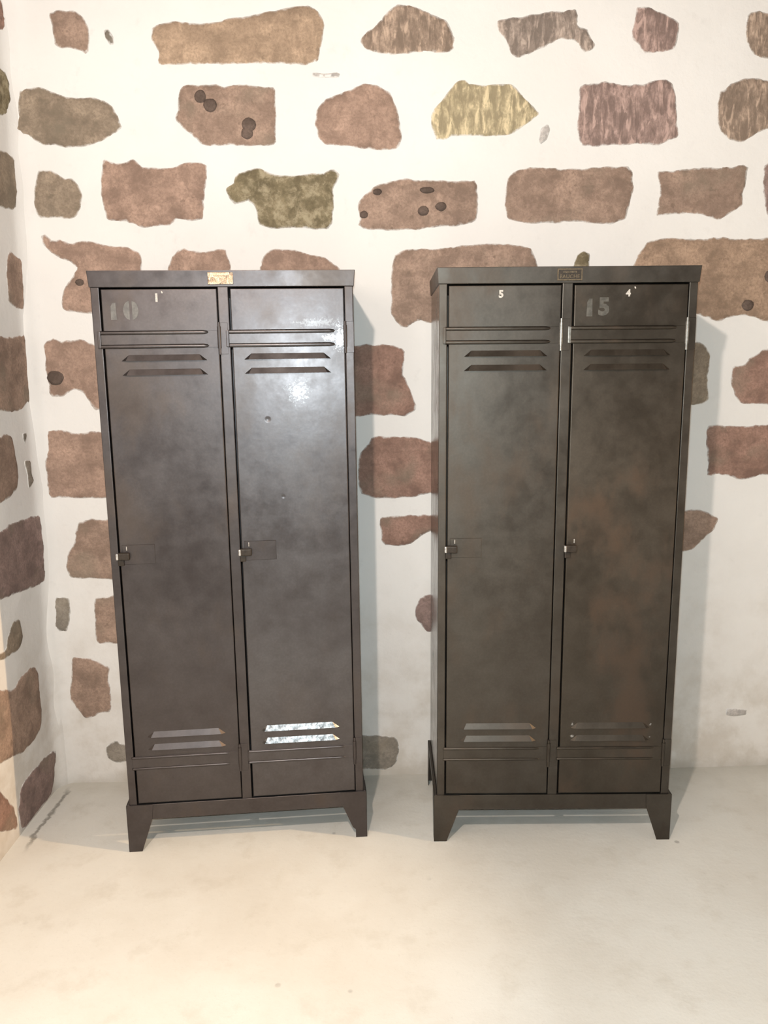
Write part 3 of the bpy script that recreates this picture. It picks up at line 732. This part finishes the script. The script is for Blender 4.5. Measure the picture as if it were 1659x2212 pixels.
def door_panel(u0, u1, louv):
    """folded sheet door with rounded rim and the slots behind its louvres cut out; louv: (ul, ur, z)"""
    R = 0.003
    bm = bmesh.new()
    us = sorted({u0 + R, u1 - R} | {a + .014 for a, b, z in louv} | {b - .014 for a, b, z in louv})
    zs = sorted({DZ0 + R, DZ1 - R} | {z for a, b, z in louv} | {z + .009 for a, b, z in louv})
    vt = {}

    def V(x, y, z):
        k = (round(x, 6), round(y, 6), round(z, 6))
        if k not in vt:
            vt[k] = bm.verts.new(k)
        return vt[k]
    for i in range(len(us) - 1):
        for j in range(len(zs) - 1):
            cu, cz = (us[i] + us[i + 1]) / 2, (zs[j] + zs[j + 1]) / 2
            if any(a + .014 <= cu <= b - .014 and z < cz < z + .009 for a, b, z in louv):
                continue
            bm.faces.new((V(us[i], 0, zs[j]), V(us[i + 1], 0, zs[j]), V(us[i + 1], 0, zs[j + 1]), V(us[i], 0, zs[j + 1])))
    prof = [(R, 0.0)] + [(R - R * math.sin(t), R - R * math.cos(t)) for t in (math.pi / 6, math.pi / 3, math.pi / 2)] + [(0, .016)]
    for k in range(len(prof) - 1):
        (i0, y0), (i1, y1) = prof[k], prof[k + 1]

        def ring(ins, y):
            a, b, c, d = u0 + ins, u1 - ins, DZ0 + ins, DZ1 - ins
            uu = [a] + us[1:-1] + [b]
            zz = [c] + zs[1:-1] + [d]
            return ([V(x, y, c) for x in uu] + [V(b, y, z) for z in zz[1:]] +
                    [V(x, y, d) for x in uu[-2::-1]] + [V(a, y, z) for z in zz[-2:0:-1]])
        A, B = ring(i0, y0), ring(i1, y1)
        n = len(A)
        for i in range(n):
            bm.faces.new((A[i], A[(i + 1) % n], B[(i + 1) % n], B[i]))
    me = bpy.data.meshes.new('door')
    bmesh.ops.recalc_face_normals(bm, faces=bm.faces)
    if sum(f.normal.y * f.calc_area() for f in bm.faces) > 0:
        bmesh.ops.reverse_faces(bm, faces=bm.faces)
    bm.to_mesh(me)
    bm.free()
    return me


def louvre_mesh(width, tilt=0.0082):
    """pressed hood, open underneath, its face leaning back towards the top"""
    h = width / 2
    bm = bmesh.new()
    lip, top = h - 0.013, h - 0.022
    t0, t1 = bm.verts.new((-top, 0.0002, LH)), bm.verts.new((top, 0.0002, LH))
    l0, l1 = bm.verts.new((-lip, -tilt, 0)), bm.verts.new((lip, -tilt, 0))
    e0, e1 = bm.verts.new((-h, 0.0002, -0.0004)), bm.verts.new((h, 0.0002, -0.0004))
    bm.faces.new((l0, l1, t1, t0))
    bm.faces.new((e0, l0, t0))
    bm.faces.new((l1, e1, t1))
    # inner skin
    d = 0.0012
    ti0, ti1 = bm.verts.new((-top, d, LH - d)), bm.verts.new((top, d, LH - d))
    li0, li1 = bm.verts.new((-lip + d, -tilt + d, 0)), bm.verts.new((lip - d, -tilt + d, 0))
    ei0, ei1 = bm.verts.new((-h + 2 * d, d, 0)), bm.verts.new((h - 2 * d, d, 0))
    bm.faces.new((ti0, ti1, li1, li0))
    bm.faces.new((ti0, li0, ei0))
    bm.faces.new((ti1, ei1, li1))
    bm.faces.new((l1, l0, li0, li1))
    bm.faces.new((l0, e0, ei0, li0))
    bm.faces.new((e1, l1, li1, ei1))
    me = bpy.data.meshes.new('louvre')
    bm.to_mesh(me)
    bm.free()
    return me


def strap_mesh(u0, u1, zb, h):
    bm = bmesh.new()
    add_box(bm, u0, u1, -0.0016, 0.0004, zb + 0.001, zb + h - 0.001, bevel=0.0006, seg=1)
    return bm_mesh(bm)


def rib_mesh(u0, u1, r=0.0050):
    """half-round ridge with a pointed right end"""
    bm = bmesh.new()
    K = 8
    rings = []
    for x, s in ((u0, .9), (u0 + .004, 1), (u1 - .016, 1), (u1 - .005, .7), (u1, .05)):
        rings.append([bm.verts.new((x, -0.0010 - math.sin(math.pi * k / K) * r * 0.95 * s, -math.cos(math.pi * k / K) * r * s))
                      for k in range(K + 1)])
    for a, b in zip(rings, rings[1:]):
        for k in range(K):
            bm.faces.new((a[k], b[k], b[k + 1], a[k + 1]))
    bm.faces.new(rings[0])
    return bm_mesh(bm, smooth=True)


def hinge_mesh():
    bm = bmesh.new()
    add_cyl(bm, (0, -0.0015, 0.046), 0.0040, 0.092, 14)
    add_cyl(bm, (0, -0.0015, 0.049), 0.0056, 0.062, 14)
    return bm_mesh(bm, smooth=False)


LOUV = {}
SHARED = {'hinge': hinge_mesh(), 'pin': None}


def fit(me, m):
    """shared mesh, own material on the object"""
    c = me.copy()
    c.materials.clear()
    c.materials.append(m)
    return c


def make_locker(name, label, M, loc, rz, lean, cfg):
    root = bpy.data.objects.new(name, None)
    root.empty_display_size = 0.2
    COL.objects.link(root)
    root.location = loc
    root.rotation_euler = (0, lean, rz)
    root['label'] = label
    root['category'] = 'locker'
    root['group'] = 'two-door steel lockers against the stone wall'
    D = 0.392
    # carcass
    obj('side_panel', box_mesh(-0.373, -0.371, 0.004, D, 0.150, 1.760), cfg['side'], root)
    obj('side_panel', box_mesh(0.371, 0.373, 0.004, D, 0.150, 1.760), cfg['side'], root)
    obj('back_panel', box_mesh(-0.371, 0.371, D - 0.002, D, 0.150, 1.760), M, root)
    obj('base_panel', box_mesh(-0.371, 0.371, 0.018, D - 0.002, 0.150, 0.156), M, root)
    # front frame
    for a, b in ((-0.373, -0.3495), (-0.0170, 0.0130), (0.3485, 0.373)):
        obj('stile', box_mesh(a, b, 0.0, 0.020, 0.158, 1.758, bevel=0.0022, seg=2), M, root)
    # lid with a slightly flared lip
    bm = bmesh.new()
    vv = add_box(bm, -0.376, 0.376, -0.003, D + 0.003, 1.757, 1.803)
    for v in vv:
        if v.co.z > 1.78:
            v.co.x *= 1.010
            if v.co.y < 0.1:
                v.co.y -= 0.003
    bmesh.ops.bevel(bm, geom=bm.edges[:], offset=0.0018, segments=2, profile=0.6, affect='EDGES')
    cap = obj('lid', bm_mesh(bm), M, root)
    # base frame and feet
    obj('base_rail', box_mesh(-0.380, 0.380, -0.0025, 0.0, 0.111, 0.161, bevel=0.0008, seg=1), M, root)
    obj('base_rail', box_mesh(-0.3815, -0.3735, 0.0, D, 0.138, 0.161, bevel=0.0008, seg=1), M, root)
    obj('base_rail', box_mesh(0.3735, 0.3815, 0.0, D, 0.138, 0.161, bevel=0.0008, seg=1), M, root)
    for s in (-1, 1):
        for front in (True, False):
            bm = bmesh.new()
            if front:
                out = [(0.383, 0), (0.342, 0), (0.304, 0.112), (0.300, 0.161), (0.383, 0.161)]
                if s == 1 and cfg.get('chipped_foot'):
                    out = [(0.383, 0), (0.346, 0), (0.346, 0.029), (0.337, 0.036), (0.306, 0.112), (0.300, 0.161), (0.383, 0.161)]
                add_prism(bm, [(s * x, z) for x, z in out], -0.0045, -0.0025)
                side = [(-0.0045, 0), (0.034, 0), (0.070, 0.112), (0.070, 0.161), (-0.0045, 0.161)]
            else:
                add_prism(bm, [(s * x, z) for x, z in [(0.383, 0), (0.345, 0), (0.306, 0.112), (0.306, 0.15), (0.383, 0.15)]], D - 0.004, D - 0.002)
                side = [(D - 0.002, 0), (D - 0.038, 0), (D - 0.075, 0.112), (D - 0.075, 0.161), (D - 0.002, 0.161)]
            add_prism_x(bm, side, s * 0.3815, s * 0.383)
            obj('leg', bm_mesh(bm), M, root)
    # maker's plate on the lid
    c0 = cfg['plate_u']
    pl = obj('name_plate', box_mesh(c0 - 0.036, c0 + 0.036, -0.0075, -0.004, 1.7635, 1.797, bevel=0.0006, seg=1),
             cfg['plate_rim'], root)
    obj('plate_field', box_mesh(c0 - 0.0325, c0 + 0.0325, -0.0080, -0.0072, 1.767, 1.7935), cfg['plate_field'], pl)
    me = text_mesh('BAUCHE', 0.0150)
    obj('lettering', me, cfg['plate_text'], pl, (c0 - 0.001, -0.0081, 1.7740))
    bm = bmesh.new()
    rr = random.Random(3)
    x = c0 - 0.019
    while x < c0 + 0.017:
        w_ = rr.uniform(0.0022, 0.0034)
        add_box(bm, x, x + w_, -0.0083, -0.0080, 1.7850, 1.7850 + rr.uniform(.003, .0045))
        x += w_ + 0.0011
    obj('worn_lettering', bm_mesh(bm), cfg['plate_text'], pl)

    for k, (u0, u1) in enumerate(((-0.3450, -0.0195), (0.0180, 0.3465))):
        dm = cfg['door_mats'][k]
        ld = []
        for z in TOP_LOUV:
            ld.append((u0 + 0.045 - (0.013 if k else 0), u1 - 0.036 - (0.006 if k else 0), z))
        for z in BOT_LOUV:
            ld.append((u0 + 0.042 - (0.010 if k else 0) , u1 - 0.040 - (0.006 if k else 0), z))
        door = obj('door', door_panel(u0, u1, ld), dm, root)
        for q, (a, b, z) in enumerate(ld):
            w_ = round(b - a, 4)
            key = w_
            if key not in LOUV:
                LOUV[key] = louvre_mesh(w_)
            lm = cfg['low_louvre'][k] if q > 1 else dm
            obj('louvre', fit(LOUV[key], lm), None, door, ((a + b) / 2, 0, z))
        # pressed straps, top and bottom
        for zb in (1.5865, 0.2790):
            h = 0.0495 if zb > 1 else 0.0475
            st = obj('hinge_strap', strap_mesh(u0 - 0.008, u1 - 0.002, zb, h), dm, door)
            for zc in (0.0055, h - 0.0055):
                rs = 0.0060 if zb > 1 else 0.0040
                obj('rib', rib_mesh(u0 - 0.010, u1 - 0.028, rs), dm, st, (0, 0, zb + zc))
            if zb > 1:
                bm = bmesh.new()
                add_box(bm, u0 - 0.0165, u0 - 0.0075, -0.0072, 0.0, zb + 0.001, zb + h - 0.001, bevel=0.0018, seg=2)
                obj('strap_end', bm_mesh(bm), cfg['strap_end'][k], st)
            hu = u1 + 0.0015
            hz = 1.566 if zb > 1 else 0.258
            obj('hinge', fit(SHARED['hinge'], cfg['hinge'] if zb > 1 else M), None, door, (hu, 0, hz))
            lf = box_mesh(hu + 0.0030, hu + 0.0250, -0.0013, 0.0, hz + 0.001, hz + 0.091, bevel=0.0006, seg=1)
            obj('hinge_leaf', lf, M, door)
        # latch
        if cfg['latch_plate'][k]:
            bm = bmesh.new()
            add_box(bm, u0 + 0.008, u0 + 0.104, -0.0016, 0.0003, 0.948, 1.008, bevel=0.0008, seg=1)
            obj('latch_plate', bm_mesh(bm), cfg['latch_mat'], door)
        bm = bmesh.new()
        add_box(bm, u0 - 0.004, u0 + 0.030, -0.0150, 0.0, 0.9635, 0.9865, bevel=0.004, seg=3)
        add_box(bm, u0 - 0.006, u0 + 0.012, -0.0085, 0.0, 0.9450, 0.9640, bevel=0.003, seg=2)
        hd = obj('latch', bm_mesh(bm, smooth=False), M_IRON, door)
        bm = bmesh.new()
        add_box(bm, u0 - 0.0095, u0 - 0.0020, -0.0165, -0.003, 0.9650, 0.9850, bevel=0.0030, seg=3)
        obj('latch_tip', bm_mesh(bm), M_BRIGHT, hd)
        bm = bmesh.new()
        add_cyl(bm, (u0 + 0.022, -0.0050, 0.9985), 0.0020, 0.012, 10)
        obj('latch_pin', bm_mesh(bm), M_BRIGHT, hd)
        # painted marks
        for kind, val, x, z, size in cfg['marks'][k]:
            mt = {'white': M_PAINT, 'ghost': M_GHOST, 'ghost2': M_GHOST2}[kind]
            if val == 'bar':
                me = box_mesh(-size * .13, size * .13, -0.0006, 0.0002, -size / 2, size / 2)
            elif val == 'tick':
                me = box_mesh(-size * .3, size * .3, -0.0006, 0.0002, -size / 2, size / 2)
                me.transform(Matrix.Rotation(-0.5, 4, 'Y'))
            elif val == 'stencil_zero':
                bm = bmesh.new()
                for sg in (-1, 1):
                    arc = [(sg * (0.07 * size + 0.34 * size * math.cos(t)), 0.5 * size * math.sin(t))
                           for t in [math.pi / 2 - math.pi * q / 14 for q in range(15)]]
                    add_prism(bm, arc, -0.0005, 0.0002)
                me = bm_mesh(bm)
            elif val == 'stencil_one':
                bm = bmesh.new()
                add_prism(bm, [(-.16 * size, -.5 * size), (.18 * size, -.5 * size), (.16 * size, .5 * size), (-.02 * size, .5 * size),
                               (-.14 * size, .3 * size)], -0.0005, 0.0002)
                me = bm_mesh(bm)
            else:
                me = text_mesh(val, size, bold=size * 0.045)
            obj('painted_number' if val not in ('tick',) else 'paint_tick', me, mt, door, (x, -0.0003, z))
    return root


left_locker = make_locker(
    'locker', 'two-door grey steel locker with faded 10, beside the corner of the stone walls', M_L,
    (-0.4491, 2.410, 0.0), 0.0942, -0.0034,
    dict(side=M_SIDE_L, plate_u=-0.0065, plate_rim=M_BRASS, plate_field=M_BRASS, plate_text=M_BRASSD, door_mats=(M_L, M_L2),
         low_louvre=(M_L, M_LOUV), strap_end=(M_L, M_L), hinge=M_L, latch_plate=(True, True), latch_mat=M_L,
         chipped_foot=True,
         marks=([('white', 'bar', -0.190, 1.728, 0.024), ('white', 'tick', -0.174, 1.743, 0.006),
                 ('ghost', 'stencil_one', -0.313, 1.691, 0.047), ('ghost', 'stencil_zero', -0.264, 1.693, 0.052)], [])))
right_locker = make_locker(
    'locker', 'two-door brown rusty steel locker with white 5 and 4 painted on its doors', M_R,
    (0.5335, 2.4119, 0.0), -0.0031, 0.0034,
    dict(side=M_SIDE_R, plate_u=0.0015, plate_rim=M_BRASSD, plate_field=M_BLACK, plate_text=M_BRASSD, door_mats=(M_R, M_R2),
         low_louvre=(M_R, M_R2), strap_end=(M_R, M_HINGE), hinge=M_HINGE, latch_plate=(True, False), latch_mat=M_R,
         marks=([('white', '5', -0.194, 1.727, 0.028)],
                [('white', '4', 0.173, 1.727, 0.026), ('white', 'tick', 0.192, 1.743, 0.006),
                 ('ghost2', 'stencil_one', 0.062, 1.688, 0.050), ('ghost2', '5', 0.104, 1.688, 0.066)])))
